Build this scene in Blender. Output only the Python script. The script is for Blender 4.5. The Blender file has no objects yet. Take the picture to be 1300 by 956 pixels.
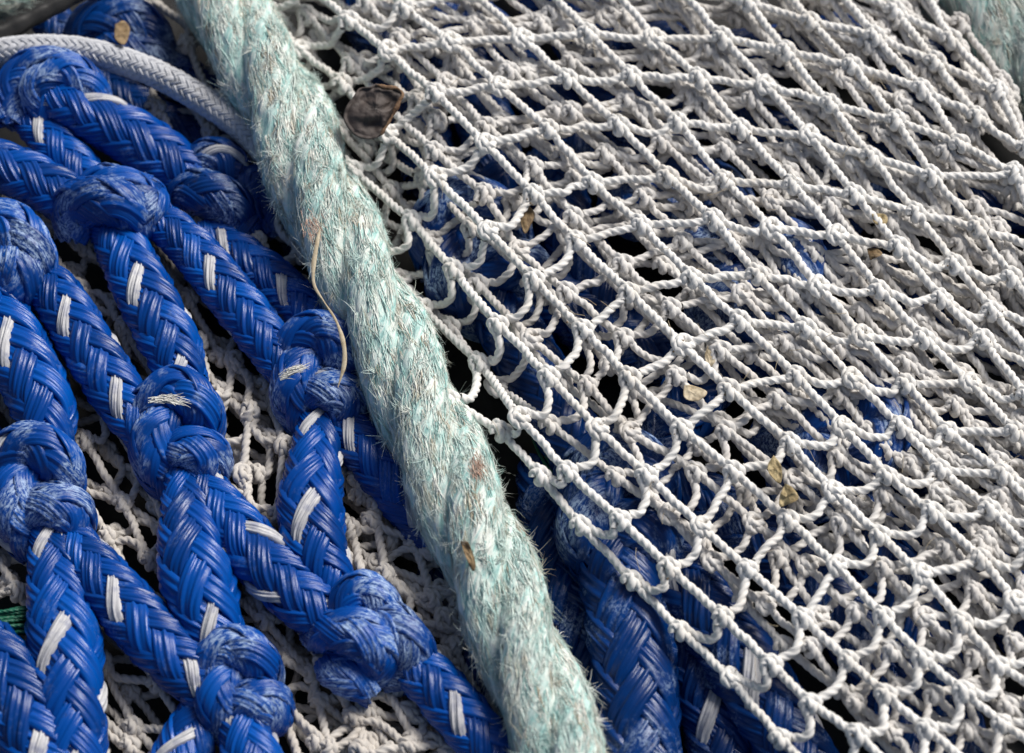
import bpy, math, random
import numpy as np
from mathutils import Vector

SEED = 7
rng = np.random.default_rng(SEED)
random.seed(SEED)
scene = bpy.context.scene
COL = scene.collection

# ------------------------------------------------------------------ camera
U = 0.0004                       # metres per photograph pixel on the heap
D = 1.15                         # camera distance
TILT = math.radians(27)          # off vertical
Z0 = 60 * U
FW = 1300 * U / D                # tangent width of the frame
fwd = np.array([0, math.sin(TILT), -math.cos(TILT)])
rgt = np.array([1.0, 0, 0])
upv = np.cross(rgt, fwd)
CAM = np.array([0, 0, Z0]) - fwd * D


def at(p):
    """photo pixel (x, y) at height h (in pixel units above the ground) -> point in the place"""
    p = np.atleast_2d(np.asarray(p, float))
    d = fwd + np.outer((p[:, 0] - 650) / 1300 * FW, rgt) - np.outer((p[:, 1] - 478) / 1300 * FW, upv)
    k = (p[:, 2] * U - CAM[2]) / d[:, 2]
    return CAM + d * k[:, None]


cd = bpy.data.cameras.new('camera')
cam = bpy.data.objects.new('camera', cd)
COL.objects.link(cam)
cam.location = CAM
cam.rotation_euler = (TILT, 0, 0)
cd.sensor_width = 36
cd.lens = 36 / FW
cd.clip_start = 0.02
cd.clip_end = 100
cd.dof.use_dof = True
cd.dof.focus_distance = D - 0.012
cd.dof.aperture_fstop = 5.6
scene.camera = cam

# ------------------------------------------------------------------ light
SUN_EL, SUN_AZ = math.radians(45), math.radians(45)     # azimuth clockwise from +y
w = bpy.data.worlds.new("World")
scene.world = w
w.use_nodes = True
nt = w.node_tree
nt.nodes.clear()
sky = nt.nodes.new('ShaderNodeTexSky')
sky.sky_type = 'NISHITA'
sky.sun_disc = False
sky.sun_elevation = SUN_EL
sky.sun_rotation = SUN_AZ
sky.air_density = 1.0
sky.dust_density = 3.0
bg = nt.nodes.new('ShaderNodeBackground')
bg.inputs['Strength'].default_value = 0.05
wo = nt.nodes.new('ShaderNodeOutputWorld')
nt.links.new(sky.outputs[0], bg.inputs[0])
nt.links.new(bg.outputs[0], wo.inputs[0])
sd = bpy.data.lights.new('sun', 'SUN')
sd.energy = 3.0
sd.angle = math.radians(26)
sd.color = (1.0, 0.965, 0.915)
sun = bpy.data.objects.new('sun', sd)
COL.objects.link(sun)
sdir = Vector((math.sin(SUN_AZ) * math.cos(SUN_EL), math.cos(SUN_AZ) * math.cos(SUN_EL), math.sin(SUN_EL)))
sun.rotation_euler = sdir.to_track_quat('Z', 'Y').to_euler()
vs = scene.view_settings
vs.view_transform = 'Standard'
vs.look = 'None'
vs.exposure = 0.47
vs.gamma = 1


# ------------------------------------------------------------------ materials
class NT:
    def __init__(s, name):
        s.m = bpy.data.materials.new(name)
        s.m.use_nodes = True
        s.t = s.m.node_tree
        s.b = s.t.nodes['Principled BSDF']

    def n(s, typ, **kw):
        x = s.t.nodes.new(typ)
        for k, v in kw.items():
            if k in x.inputs:
                x.inputs[k].default_value = v
            else:
                setattr(x, k, v)
        return x

    def l(s, a, b):
        s.t.links.new(a, b)

    def coord(s):
        return s.n('ShaderNodeTexCoord').outputs['Object']

    def noise(s, vec, scale, detail=3, rough=0.6, dist=0.0):
        x = s.n('ShaderNodeTexNoise')
        x.inputs['Scale'].default_value = scale
        x.inputs['Detail'].default_value = detail
        x.inputs['Roughness'].default_value = rough
        x.inputs['Distortion'].default_value = dist
        s.l(vec, x.inputs['Vector'])
        return x.outputs['Fac']

    def ramp(s, fac, stops):
        x = s.n('ShaderNodeValToRGB')
        e = x.color_ramp.elements
        while len(e) < len(stops):
            e.new(0.5)
        for i, (p, c) in enumerate(stops):
            e[i].position = p
            e[i].color = (*c, 1) if len(c) == 3 else c
        s.l(fac, x.inputs['Fac'])
        return x.outputs['Color']

    def mix(s, fac, a, b, mode='MIX'):
        x = s.n('ShaderNodeMix', data_type='RGBA', blend_type=mode)
        for i, v in ((0, fac), (6, a), (7, b)):
            if hasattr(v, 'is_linked') or hasattr(v, 'links'):
                s.l(v, x.inputs[i])
            else:
                x.inputs[i].default_value = v if i == 0 else (*v, 1)
        return x.outputs[2]

    def math(s, op, a, b=None):
        x = s.n('ShaderNodeMath', operation=op)
        for i, v in enumerate((a, b)):
            if v is None:
                continue
            if hasattr(v, 'links'):
                s.l(v, x.inputs[i])
            else:
                x.inputs[i].default_value = v
        return x.outputs[0]

    def attr(s):
        a = s.n('ShaderNodeAttribute', attribute_name='sv')
        sp = s.n('ShaderNodeSeparateXYZ')
        s.l(a.outputs['Vector'], sp.inputs[0])
        return a.outputs['Vector'], sp.outputs

    def bump(s, h, strength=0.4, dist=0.0006):
        x = s.n('ShaderNodeBump')
        x.inputs['Strength'].default_value = strength
        x.inputs['Distance'].default_value = dist
        s.l(h, x.inputs['Height'])
        s.l(x.outputs[0], s.b.inputs['Normal'])

    def scalevec(s, vec, sc):
        x = s.n('ShaderNodeMapping')
        x.inputs['Scale'].default_value = sc
        s.l(vec, x.inputs['Vector'])
        return x.outputs[0]


def g(c):     # sRGB 0-255 -> linear
    return tuple((v / 255 / 12.92 if v / 255 <= 0.04045 else ((v / 255 + 0.055) / 1.055) ** 2.4) for v in c)


def mat_blue(name, worn=0.0, dull=1.0):  # dull scales the base colour; low values paint in shade
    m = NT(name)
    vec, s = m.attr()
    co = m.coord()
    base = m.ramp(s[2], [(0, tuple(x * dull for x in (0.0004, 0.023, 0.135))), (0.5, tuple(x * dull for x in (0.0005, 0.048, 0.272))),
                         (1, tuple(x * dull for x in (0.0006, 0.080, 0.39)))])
    # fine lengthwise fibre streaks
    st = m.noise(m.scalevec(vec, (26, 0.05, 9)), 1.0, 3, 0.6)
    base = m.mix(m.math('MULTIPLY', st, 0.55), base, (0.0006, 0.064, 0.32))
    # worn, chalky filament patches
    big = m.noise(co, 44, 4, 0.6)
    fine = m.noise(m.scalevec(vec, (14, 0.22, 5)), 1.0, 4, 0.75)
    k = m.math('MULTIPLY', m.ramp(big, [(0.56 - 0.15 * worn, (0, 0, 0)), (0.68 - 0.13 * worn, (1, 1, 1))]),
               m.ramp(fine, [(0.46 - 0.02 * worn, (0, 0, 0)), (0.60 - 0.03 * worn, (1, 1, 1))]))
    k = m.math('MULTIPLY', k, 0.16 + 1.05 * worn)
    base = m.mix(k, base, (0.42, 0.55, 0.74))
    dirt = m.ramp(m.noise(co, 190, 4, 0.7), [(0.62, (0, 0, 0)), (0.74, (0.5, 0.5, 0.5))])
    base = m.mix(dirt, base, (0.035, 0.03, 0.03))
    m.l(base, m.b.inputs['Base Color'])
    rr = m.math('ADD', m.math('MULTIPLY', k, 0.4), 0.21 + 0.16 * worn)
    m.l(rr, m.b.inputs['Roughness'])
    m.b.inputs['Specular IOR Level'].default_value = 0.32
    m.bump(m.math('ADD', m.noise(m.scalevec(vec, (30, 0.03, 9)), 1.0, 2, 0.6), m.math('MULTIPLY', fine, 0.6)), 0.45, 0.0005)
    return m.m


def mat_tracer(name):
    m = NT(name)
    vec, s = m.attr()
    st = m.noise(m.scalevec(vec, (16, 0.05, 9)), 1.0, 4, 0.65)
    c = m.ramp(st, [(0.3, (0.33, 0.33, 0.36)), (0.55, (0.55, 0.55, 0.56)), (0.75, (0.68, 0.67, 0.66))])
    c = m.mix(m.ramp(m.noise(m.coord(), 140, 3), [(0.48, (0, 0, 0)), (0.68, (0.75, 0.75, 0.75))]), c, (0.20, 0.22, 0.32))
    m.l(c, m.b.inputs['Base Color'])
    m.b.inputs['Roughness'].default_value = 0.5
    m.bump(st, 0.5, 0.0007)
    return m.m


def mat_twine(name, light, mid, dirt, dirt_amt=0.5):
    m = NT(name)
    vec, s = m.attr()
    co = m.coord()
    st = m.noise(m.scalevec(vec, (7, 0.5, 60)), 1.0, 4, 0.7)
    base = m.mix(st, mid, light)
    base = m.mix(m.math('MULTIPLY', s[2], 0.45), base, mid)
    big = m.noise(co, 26, 5, 0.65)
    fine = m.noise(co, 420, 3, 0.7)
    k = m.math('MULTIPLY', m.ramp(big, [(0.47, (0, 0, 0)), (0.72, (1, 1, 1))]), m.ramp(fine, [(0.3, (0.25, 0.25, 0.25)), (0.7, (1, 1, 1))]))
    base = m.mix(m.math('MULTIPLY', k, dirt_amt), base, dirt)
    spots = m.ramp(m.noise(co, 150, 3, 0.6), [(0.66, (0, 0, 0)), (0.76, (0.45, 0.45, 0.45))])
    base = m.mix(spots, base, tuple(x * 0.55 for x in dirt))
    m.l(base, m.b.inputs['Base Color'])
    m.b.inputs['Roughness'].default_value = 0.72
    m.b.inputs['Specular IOR Level'].default_value = 0.25
    m.bump(m.noise(m.scalevec(vec, (22, 0.4, 60)), 1.0, 3, 0.7), 0.35, 0.0004)
    return m.m


def mat_mint(name, dull=1.0, fibre=False):
    m = NT(name)
    vec, s = m.attr()
    co = m.coord()
    q = lambda *c: tuple(x * dull for x in c)
    G, A, B, Cc, W = q(0.24, 0.37, 0.36), q(0.33, 0.59, 0.555), q(0.55, 0.73, 0.685), q(0.75, 0.82, 0.765), q(0.88, 0.88, 0.82)
    if fibre:
        c = m.ramp(s[2], [(0.0, G), (0.06, A), (0.22, B), (0.44, Cc), (0.72, W), (0.985, q(0.44, 0.38, 0.27))])
        patch = m.ramp(m.noise(co, 34, 4, 0.65), [(0.40, (0, 0, 0)), (0.66, (1, 1, 1))])
        c = m.mix(m.math('MULTIPLY', patch, 0.45), c, B)
    else:
        st = m.noise(m.scalevec(vec, (30, 0.03, 7)), 1.0, 5, 0.75)
        st2 = m.noise(m.scalevec(vec, (7, 0.016, 5)), 1.0, 4, 0.6)
        c = m.ramp(m.math('ADD', m.math('MULTIPLY', st, 0.62), m.math('MULTIPLY', st2, 0.38)),
                   [(0.34, G), (0.42, A), (0.48, B), (0.54, Cc), (0.63, W)])
        m.bump(st, 1.0, 0.0016)
    dirt = m.ramp(m.noise(co, 75, 5, 0.72), [(0.60, (0, 0, 0)), (0.74, (0.6, 0.6, 0.6))])
    c = m.mix(dirt, c, q(0.30, 0.27, 0.21))
    m.l(c, m.b.inputs['Base Color'])
    m.b.inputs['Roughness'].default_value = 0.75
    m.b.inputs['Specular IOR Level'].default_value = 0.2
    return m.m


def mat_plain(name, c1, c2, scale=90, rough=0.7, bump=0.4, c3=None, spec=0.4):
    m = NT(name)
    co = m.coord()
    f = m.noise(co, scale, 5, 0.65, 0.4)
    st = [(0.32, c1), (0.66, c2)] + ([(0.80, c3)] if c3 else [])
    m.l(m.ramp(f, st), m.b.inputs['Base Color'])
    m.b.inputs['Roughness'].default_value = rough
    m.b.inputs['Specular IOR Level'].default_value = spec
    m.bump(m.noise(co, scale * 5, 4, 0.7), bump, 0.0008)
    return m.m


M_BLUE = mat_blue('blue braid filament', 0.05)
M_WORN = mat_blue('worn blue knot filament', 0.62)
M_BLUE_SHADE = mat_blue('shade-tinted blue braid filament', 0.20, 0.30)  # same blue braid, darkened in colour to stand in for deep shade
M_WORN_SHADE = mat_blue('shade-tinted worn blue filament', 0.55, 0.40)  # worn blue with the shade of the heap painted into its colour
M_TRACE = mat_tracer('white tracer filament')
M_TWINE = mat_twine('off white nylon twine', (0.825, 0.81, 0.775), (0.71, 0.695, 0.665), (0.44, 0.36, 0.26), 0.5)
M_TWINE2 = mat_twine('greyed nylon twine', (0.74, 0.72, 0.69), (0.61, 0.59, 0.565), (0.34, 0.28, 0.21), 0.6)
M_TWINE3 = mat_twine('dirty tan nylon twine', (0.67, 0.635, 0.59), (0.52, 0.485, 0.445), (0.20, 0.155, 0.11), 0.75)
M_CORD = mat_twine('pale braided polyester', (0.62, 0.63, 0.66), (0.50, 0.51, 0.54), (0.27, 0.25, 0.22), 0.4)
M_MINT = mat_mint('faded mint rope strand')
M_MINTF = mat_mint('frayed mint fibre', 1.0, True)
M_MINT2 = mat_mint('dull mint rope strand', 0.68)
M_MINT2F = mat_mint('dull mint fibre', 0.68, True)
M_BFUZZ = mat_plain('abraded blue fibre', (0.05, 0.13, 0.40), (0.34, 0.44, 0.66), 160, 0.6, 0.0, (0.60, 0.62, 0.66))
M_PATCH = mat_plain('frayed white filament', (0.50, 0.49, 0.46), (0.72, 0.71, 0.66), 200, 0.65, 0.3)
M_KELP = mat_plain('dried brown kelp', (0.035, 0.027, 0.024), (0.10, 0.08, 0.072), 45, 0.65, 0.7, (0.20, 0.16, 0.145))
M_KRIM = mat_plain('torn tan kelp rim', (0.09, 0.045, 0.022), (0.26, 0.16, 0.09), 120, 0.7, 0.8)
M_LEAF = mat_plain('dried yellow weed', (0.22, 0.15, 0.06), (0.52, 0.42, 0.23), 170, 0.65, 0.6)
M_LEAFB = mat_plain('dried brown weed', (0.10, 0.06, 0.025), (0.30, 0.21, 0.11), 170, 0.65, 0.6)
M_GRIT = mat_plain('dark sand grit', (0.05, 0.035, 0.02), (0.24, 0.17, 0.10), 300, 0.8, 0.2)
M_STRAW = mat_plain('dry straw', (0.36, 0.28, 0.17), (0.58, 0.50, 0.36), 220, 0.6, 0.3)
M_HOSE = mat_plain('scuffed black rubber', (0.012, 0.012, 0.012), (0.045, 0.043, 0.04), 60, 0.55, 0.4, (0.12, 0.11, 0.10))
M_GREEN = mat_plain('green twine', (0.005, 0.06, 0.035), (0.012, 0.13, 0.075), 150, 0.5, 0.4)
M_RUST = mat_plain('rusty pink stain fibre', (0.50, 0.30, 0.22), (0.66, 0.50, 0.40), 200, 0.8, 0.2)
M_GROUND = mat_plain('dark wet quay concrete', (0.008, 0.008, 0.008), (0.026, 0.025, 0.024), 25, 0.75, 0.6, (0.05, 0.047, 0.042))


# ------------------------------------------------------------------ mesh accumulation
class MB:
    def __init__(s):
        s.v, s.f, s.a, s.n = [], [], [], 0

    def grid(s, V, A, closed=False):
        """V (rows, cols, 3), A (rows, cols, 3); quads between neighbours; closed wraps the columns"""
        r, c = V.shape[:2]
        idx = np.arange(r * c).reshape(r, c) + s.n
        if closed:
            nx = np.roll(idx, -1, 1)
            f = np.stack([idx[:-1], nx[:-1], nx[1:], idx[1:]], -1).reshape(-1, 4)
        else:
            f = np.stack([idx[:-1, :-1], idx[:-1, 1:], idx[1:, 1:], idx[1:, :-1]], -1).reshape(-1, 4)
        s.v.append(V.reshape(-1, 3)); s.a.append(A.reshape(-1, 3)); s.f.append(f)
        s.n += r * c
        return idx

    def build(s, name, mat, parent=None, smooth=True):
        V = np.concatenate(s.v); A = np.concatenate(s.a); F = np.concatenate(s.f)
        off = np.array(parent_world(parent)) if parent else np.zeros(3)
        me = bpy.data.meshes.new(name)
        me.vertices.add(len(V))
        me.vertices.foreach_set('co', (V - off).astype(np.float32).ravel())
        me.loops.add(F.size)
        me.loops.foreach_set('vertex_index', F.astype(np.int32).ravel())
        me.polygons.add(len(F))
        me.polygons.foreach_set('loop_start', np.arange(0, F.size, 4, dtype=np.int32))
        try:
            me.polygons.foreach_set('loop_total', np.full(len(F), 4, dtype=np.int32))
        except Exception:
            pass
        at_ = me.attributes.new('sv', 'FLOAT_VECTOR', 'POINT')
        at_.data.foreach_set('vector', A.astype(np.float32).ravel())
        me.update(calc_edges=True)
        me.validate()
        if smooth:
            me.polygons.foreach_set('use_smooth', np.ones(len(me.polygons), dtype=bool))
        me.materials.append(mat)
        o = bpy.data.objects.new(name, me)
        COL.objects.link(o)
        if parent:
            o.parent = parent
        return o


def parent_world(o):
    p = Vector((0, 0, 0))
    while o:
        p += o.location
        o = o.parent
    return p


def thing(name, label, cat, px, group=None):
    o = bpy.data.objects.new(name, None)
    COL.objects.link(o)
    o.empty_display_size = 0.02
    o.location = at(px)[0]
    return tag(o, label, cat, group)


def tag(o, label=None, cat=None, group=None, kind=None):
    if label: o['label'] = label
    if cat: o['category'] = cat
    if group: o['group'] = group
    if kind: o['kind'] = kind
    return o


# ------------------------------------------------------------------ curves
def catmull(P, n_per=12):
    P = np.asarray(P, float)
    if len(P) == 2:
        t = np.linspace(0, 1, n_per + 1)[:, None]
        return P[0] * (1 - t) + P[1] * t
    Q = np.vstack([2 * P[0] - P[1], P, 2 * P[-1] - P[-2]])
    out = []
    t = np.linspace(0, 1, n_per, endpoint=False)[:, None]
    for i in range(1, len(Q) - 2):
        p0, p1, p2, p3 = Q[i - 1], Q[i], Q[i + 1], Q[i + 2]
        out.append(0.5 * (2 * p1 + (p2 - p0) * t + (2 * p0 - 5 * p1 + 4 * p2 - p3) * t ** 2 + (3 * p1 - p0 - 3 * p2 + p3) * t ** 3))
    out.append(P[-1:])
    return np.vstack(out)


def resample(P, step):
    """P (n, k) with xyz first; uniform in xyz length"""
    d = np.r_[0, np.cumsum(np.linalg.norm(np.diff(P[:, :3], axis=0), axis=1))]
    n = max(3, int(d[-1] / step) + 1)
    s = np.linspace(0, d[-1], n)
    return np.stack([np.interp(s, d, P[:, k]) for k in range(P.shape[1])], 1), s


def frames(P, up=None):
    """tangent, side, normal by parallel transport"""
    T = np.gradient(P, axis=0)
    T /= np.linalg.norm(T, axis=1)[:, None] + 1e-12
    n0 = np.array([0, 0, 1.0]) if up is None else np.asarray(up, float)
    n0 = n0 - T[0] * (n0 @ T[0])
    if np.linalg.norm(n0) < 0.15:
        n0 = np.array([0, 1.0, 0]) - T[0] * T[0][1]
    n0 /= np.linalg.norm(n0)
    N = np.empty_like(P)
    N[0] = n0
    for i in range(1, len(P)):
        v = N[i - 1] - T[i] * (N[i - 1] @ T[i])
        N[i] = v / (np.linalg.norm(v) + 1e-12)
    S = np.cross(T, N)
    return T, S, N


# ---- laid twine: three-lobed section that turns along the length
TW_M = 12
_ang = np.linspace(0, 2 * np.pi, TW_M + 1)
_lob = 0.76 + 0.24 * np.abs(np.cos(1.5 * _ang)) ** 0.8
_lob = np.where(np.abs(np.cos(1.5 * _ang)) < 0.1, 0.66, _lob)


def twine(mb, Pw, r, pitch=33, step=2.4, taper=True, rnd=None, phase=None):
    """Pw world polyline, r radius in pixel units"""
    Q, s = resample(Pw, step * U)
    T, S, N = frames(Q)
    ph = (rng.uniform(0, 6.28) if phase is None else phase) - 2 * np.pi * s / (pitch * U)
    a = _ang[None, :] + ph[:, None]
    rad = np.full(len(Q), r * U)
    R = rad[:, None] * _lob[None, :]
    V = Q[:, None, :] + R[..., None] * (np.cos(a)[..., None] * S[:, None, :] + np.sin(a)[..., None] * N[:, None, :])
    A = np.empty(V.shape)
    A[..., 0] = np.linspace(0, 1, TW_M + 1)[None, :]
    A[..., 1] = (s / U)[:, None]
    A[..., 2] = rng.uniform(0, 1) if rnd is None else rnd
    mb.grid(V, A)


def cat_w(ctrl, n=10):
    return at(catmull(ctrl, n))


# ---- thin fibre tubes (3-sided)
def fibres(mb, starts, dirs, normals, lengths, rads, rnds, curl=0.6, seg=5):
    n = len(starts)
    t = np.linspace(0, 1, seg)
    side = np.cross(dirs, normals)
    side /= np.linalg.norm(side, axis=1)[:, None] + 1e-9
    c1 = rng.normal(0, curl, n)
    c2 = rng.normal(0, curl * 0.6, n)
    P = (starts[:, None] + dirs[:, None] * (lengths[:, None] * t)[..., None]
         + side[:, None] * ((lengths * c1)[:, None] * t ** 2)[..., None]
         + normals[:, None] * ((lengths * c2)[:, None] * (t ** 2 - 0.7 * t))[..., None])
    for k in range(3):
        pass
    an = np.array([0, 2.094, 4.189])
    tp = rads[:, None] * (1 - 0.75 * t ** 2)
    V = P[:, :, None, :] + tp[:, :, None, None] * (np.cos(an)[None, None, :, None] * side[:, None, None, :] + 0.3 * np.sin(an)[None, None, :, None] * normals[:, None, None, :])
    A = np.zeros(V.shape)
    A[..., 2] = rnds[:, None, None]
    base = mb.n + np.arange(n * seg * 3).reshape(n, seg, 3)
    nx = np.roll(base, -1, 2)
    f = np.stack([base[:, :-1], nx[:, :-1], nx[:, 1:], base[:, 1:]], -1).reshape(-1, 4)
    mb.v.append(V.reshape(-1, 3)); mb.a.append(A.reshape(-1, 3)); mb.f.append(f)
    mb.n += n * seg * 3


# ---- tubular braid of flat multi-filament yarns
def braid(ctrl, main, tracer=None, NS=6, alpha=36, flat=0.8, fil=5, tr=((0, 1), (1, 4)), step=5.0, seed_rot=None, th=0.27, up=None, gap=1.02, gsc=1.0):
    """ctrl rows (px, py, h, r): braid of radius r pixels along the curve.  Returns the surface points for fuzz"""
    c = catmull(ctrl, 14)
    Cw = np.hstack([at(c[:, :3]), c[:, 3:4] * U])
    Q, s = resample(Cw, step * U)
    R = Q[:, 3]
    Q = Q[:, :3]
    T, S, N = frames(Q, up)
    ds = np.r_[0, np.diff(s)]
    phi = np.cumsum(math.tan(math.radians(alpha)) / R * ds) + (rng.uniform(0, 6.28) if seed_rot is None else seed_rot)
    q = NS * phi / np.pi
    for dirn in (0, 1):
        for k in range(NS):
            fl = int(rng.choice([fil - 1, fil, fil])) if fil > 3 else fil
            np_out = 4 * fl + 1
            ax = np.linspace(-1, 1, np_out)
            if dirn == 0:
                th_ = phi + 2 * np.pi * k / NS
                wv = np.cos(2 * np.pi * (q + 2 * k - 0.5) / 4)
            else:
                th_ = -phi + 2 * np.pi * k / NS
                wv = -np.cos(2 * np.pi * (2 * k - q - 0.5) / 4)
            wv = np.tanh(1.25 * wv) * 1.1
            jit = 1 + rng.normal(0, 0.05)
            rr = R * (0.87 + 0.12 * wv * jit + 0.012 * np.sin(s / (37 * U) + k * 1.7))
            ct, sn = np.cos(th_), np.sin(th_)
            P = Q + (rr * ct)[:, None] * S + (rr * flat * sn)[:, None] * N
            nor = (ct * flat)[:, None] * S + sn[:, None] * N
            nor /= np.linalg.norm(nor, axis=1)[:, None]
            Tg = np.gradient(P, axis=0)
            Tg /= np.linalg.norm(Tg, axis=1)[:, None]
            nor = nor - Tg * np.sum(nor * Tg, 1)[:, None]
            nor /= np.linalg.norm(nor, axis=1)[:, None]
            B = np.cross(Tg, nor)
            hw = R * (np.pi / NS) * math.cos(math.radians(alpha)) * gap * (1 + 0.05 * wv) * (0.56 + 0.1 * np.sin(s / (17 * U)) if (dirn, k) in tr else 1.0)
            tt = R * th
            prof = np.sqrt(np.clip(1 - ax ** 2, 0, 1)) ** 0.8
            drift = 0.09 * np.sin(s / (29 * U) + 2.1 * k)[:, None] * (1 - ax ** 2)[None] + 0.05 * np.sin(s / (13 * U) + k)[:, None] * np.cos(3 * ax)[None]
            amp = 1 + 0.5 * np.sin(ax[None] * 7 + k * 2.3 + s[:, None] / (41 * U))
            groove = gsc * (0.30 * amp * np.abs(np.sin(np.pi * fl * (ax[None] + drift + 1) / 2)) ** 0.7 - 0.2) * (0.35 + 0.65 * prof)
            x = hw[:, None] * ax[None, :]
            y = tt[:, None] * (0.62 * prof[None] + groove)
            xu = hw[:, None] * np.array([0.6, 0, -0.6])[None, :]
            yu = tt[:, None] * np.array([-0.4, -0.5, -0.4])[None, :]
            X = np.hstack([x, xu, x[:, :1]])
            Y = np.hstack([y, yu, y[:, :1]])
            V = P[:, None] + X[..., None] * B[:, None] + Y[..., None] * nor[:, None]
            A = np.empty(V.shape)
            A[..., 0] = np.linspace(0, 1, V.shape[1])[None, :]
            A[..., 1] = (s / U)[:, None]
            A[..., 2] = rng.uniform(0, 1)
            (tracer if (tracer is not None and (dirn, k) in tr) else main).grid(V, A)
    # dark core so nothing shows through
    a = np.linspace(0, 2 * np.pi, 13)
    V = Q[:, None] + 0.74 * R[:, None, None] * (np.cos(a)[None, :, None] * S[:, None] + flat * np.sin(a)[None, :, None] * N[:, None])
    A = np.zeros(V.shape)
    A[..., 0] = np.linspace(0, 1, 13)[None, :]
    A[..., 1] = (s / U)[:, None]
    main.grid(V, A)
    return Q, T, S, N, R, flat


def fuzz(mb, surf, n, lo=2, hi=9, rad=0.35, lift=0.35, frac=(0, 1), ang=(0.15, 2.99)):
    Q, T, S, N, R, flat = surf
    i = rng.integers(int(frac[0] * (len(Q) - 1)), max(1, int(frac[1] * (len(Q) - 1))), n)
    a = rng.uniform(ang[0], ang[1], n)
    nor = np.cos(a)[:, None] * S[i] + np.sin(a)[:, None] * N[i]
    st = Q[i] + 1.06 * R[i][:, None] * (np.cos(a)[:, None] * S[i] + flat * np.sin(a)[:, None] * N[i]) + T[i] * rng.uniform(-3, 3, n)[:, None] * U
    tang = -np.sin(a)[:, None] * S[i] + np.cos(a)[:, None] * N[i]
    d = T[i] * rng.choice([-1, 1], n)[:, None] + tang * rng.normal(0, 0.6, n)[:, None] + nor * np.abs(rng.normal(0, lift, n))[:, None]
    d /= np.linalg.norm(d, axis=1)[:, None]
    fibres(mb, st, d, nor, rng.uniform(lo, hi, n) * U, rng.uniform(0.6, 1.2, n) * rad * U, rng.uniform(0, 1, n))


# ------------------------------------------------------------------ ground
mb = MB()
gx = np.linspace(-1.6, 1.6, 60)
GX, GY = np.meshgrid(gx, gx)
GZ = 0.002 * np.sin(GX * 37) * np.cos(GY * 31) - 0.03
V = np.stack([GX, GY, GZ], -1)
mb.grid(V, np.zeros(V.shape))
tag(mb.build('quay_ground', M_GROUND), kind='structure')


# ------------------------------------------------------------------ blue rope net, left
TWN = thing('blue_rope_net', 'bright blue braided rope net with white flecks, left of the mint rope', 'rope net', (230, 545, 0))


def leg(ctrl, parent, mat=M_BLUE, tr=None, nfuzz=60, **kw):
    main, trc = MB(), MB()
    ctrl = [(x, y, h, rr * 0.87) for x, y, h, rr in ctrl]
    if tr is None:
        k0 = int(rng.integers(6))
        dd = int(rng.uniform() < 0.8)
        tr = ((dd, k0), (dd, (k0 + 3) % 6)) if rng.uniform() < 0.5 else ((dd, k0),)
    surf = braid(ctrl, main, trc, tr=tr, **kw)
    if nfuzz:
        fuzz(main, surf, nfuzz, 2, 8, 0.35, 0.3)
    o = main.build('braided_leg', mat, parent)
    if trc.n:
        trc.build('tracer_yarn', M_TRACE, o)
    return o


def knot(arcs, parent, mat=M_WORN, nf=260, tr=None, patch=None, flat=0.74):
    main, trc, fz = MB(), MB(), MB()
    arcs = [[(x, y, h, rr * 0.93) for x, y, h, rr in c] for c in arcs]
    for k, c in enumerate(arcs):
        surf = braid(c, main, trc, tr=(((0, int(rng.integers(6))),) if rng.uniform() < 0.4 else ()) if tr is None else tr, alpha=32, flat=flat, step=4.5, th=0.24, gap=1.12, gsc=0.85)
        fuzz(fz, surf, nf, 1.5, 5.5, 0.26, 0.14, (0.1, 0.9))
    o = main.build('rope_knot', mat, parent)
    if trc.n:
        trc.build('tracer_yarn', M_TRACE, o)
    if nf:
        tag(fz.build('abraded_fuzz', M_BFUZZ, o), kind='stuff')
    if patch is not None:
        pm = MB()
        for c in patch:
            P = cat_w(c, 8)
            n = 60
            i = rng.integers(0, len(P) - 1, n)
            T, S, N = frames(P)
            st = P[i] + S[i] * rng.uniform(-5, 5, n)[:, None] * U + N[i] * rng.uniform(0, 1.5, n)[:, None] * U
            d = T[i] + S[i] * rng.normal(0, .05, n)[:, None] + N[i] * rng.normal(0.0, .015, n)[:, None]
            fibres(pm, st - T[i] * 8 * U, d, N[i], rng.uniform(10, 20, n) * U, rng.uniform(.6, 1.2, n) * U, rng.uniform(0, 1, n), 0.15)
        pm.build('frayed_patch', M_PATCH, o)
    return o


def tmpl(cx, cy, sc=1.0, rot=0, h0=0, mir=1, r=1.0):
    """sheet-bend shaped knot: dome over the top, one lobe left, one lobe right"""
    A = [[(-44, 8, 34, 28), (-40, -34, 66, 32), (-4, -58, 84, 35), (30, -34, 80, 35), (36, 4, 48, 32), (26, 34, 20, 26)],
         [(0, -34, 58, 27), (-30, -4, 74, 31), (-38, 32, 66, 33), (-26, 66, 40, 30), (-6, 92, 18, 24)],
         [(-18, 34, 56, 27), (14, 26, 74, 31), (44, 38, 68, 33), (44, 66, 40, 32), (10, 68, 14, 28)]]
    ca, sa = math.cos(math.radians(rot)), math.sin(math.radians(rot))
    out = []
    for arc in A:
        o = []
        for x, y, h, rr in arc:
            x *= mir
            o.append((cx + sc * (x * ca - y * sa), cy + sc * (x * sa + y * ca), h0 + h * sc, rr * sc * r))
        out.append(o)
    return out


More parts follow.
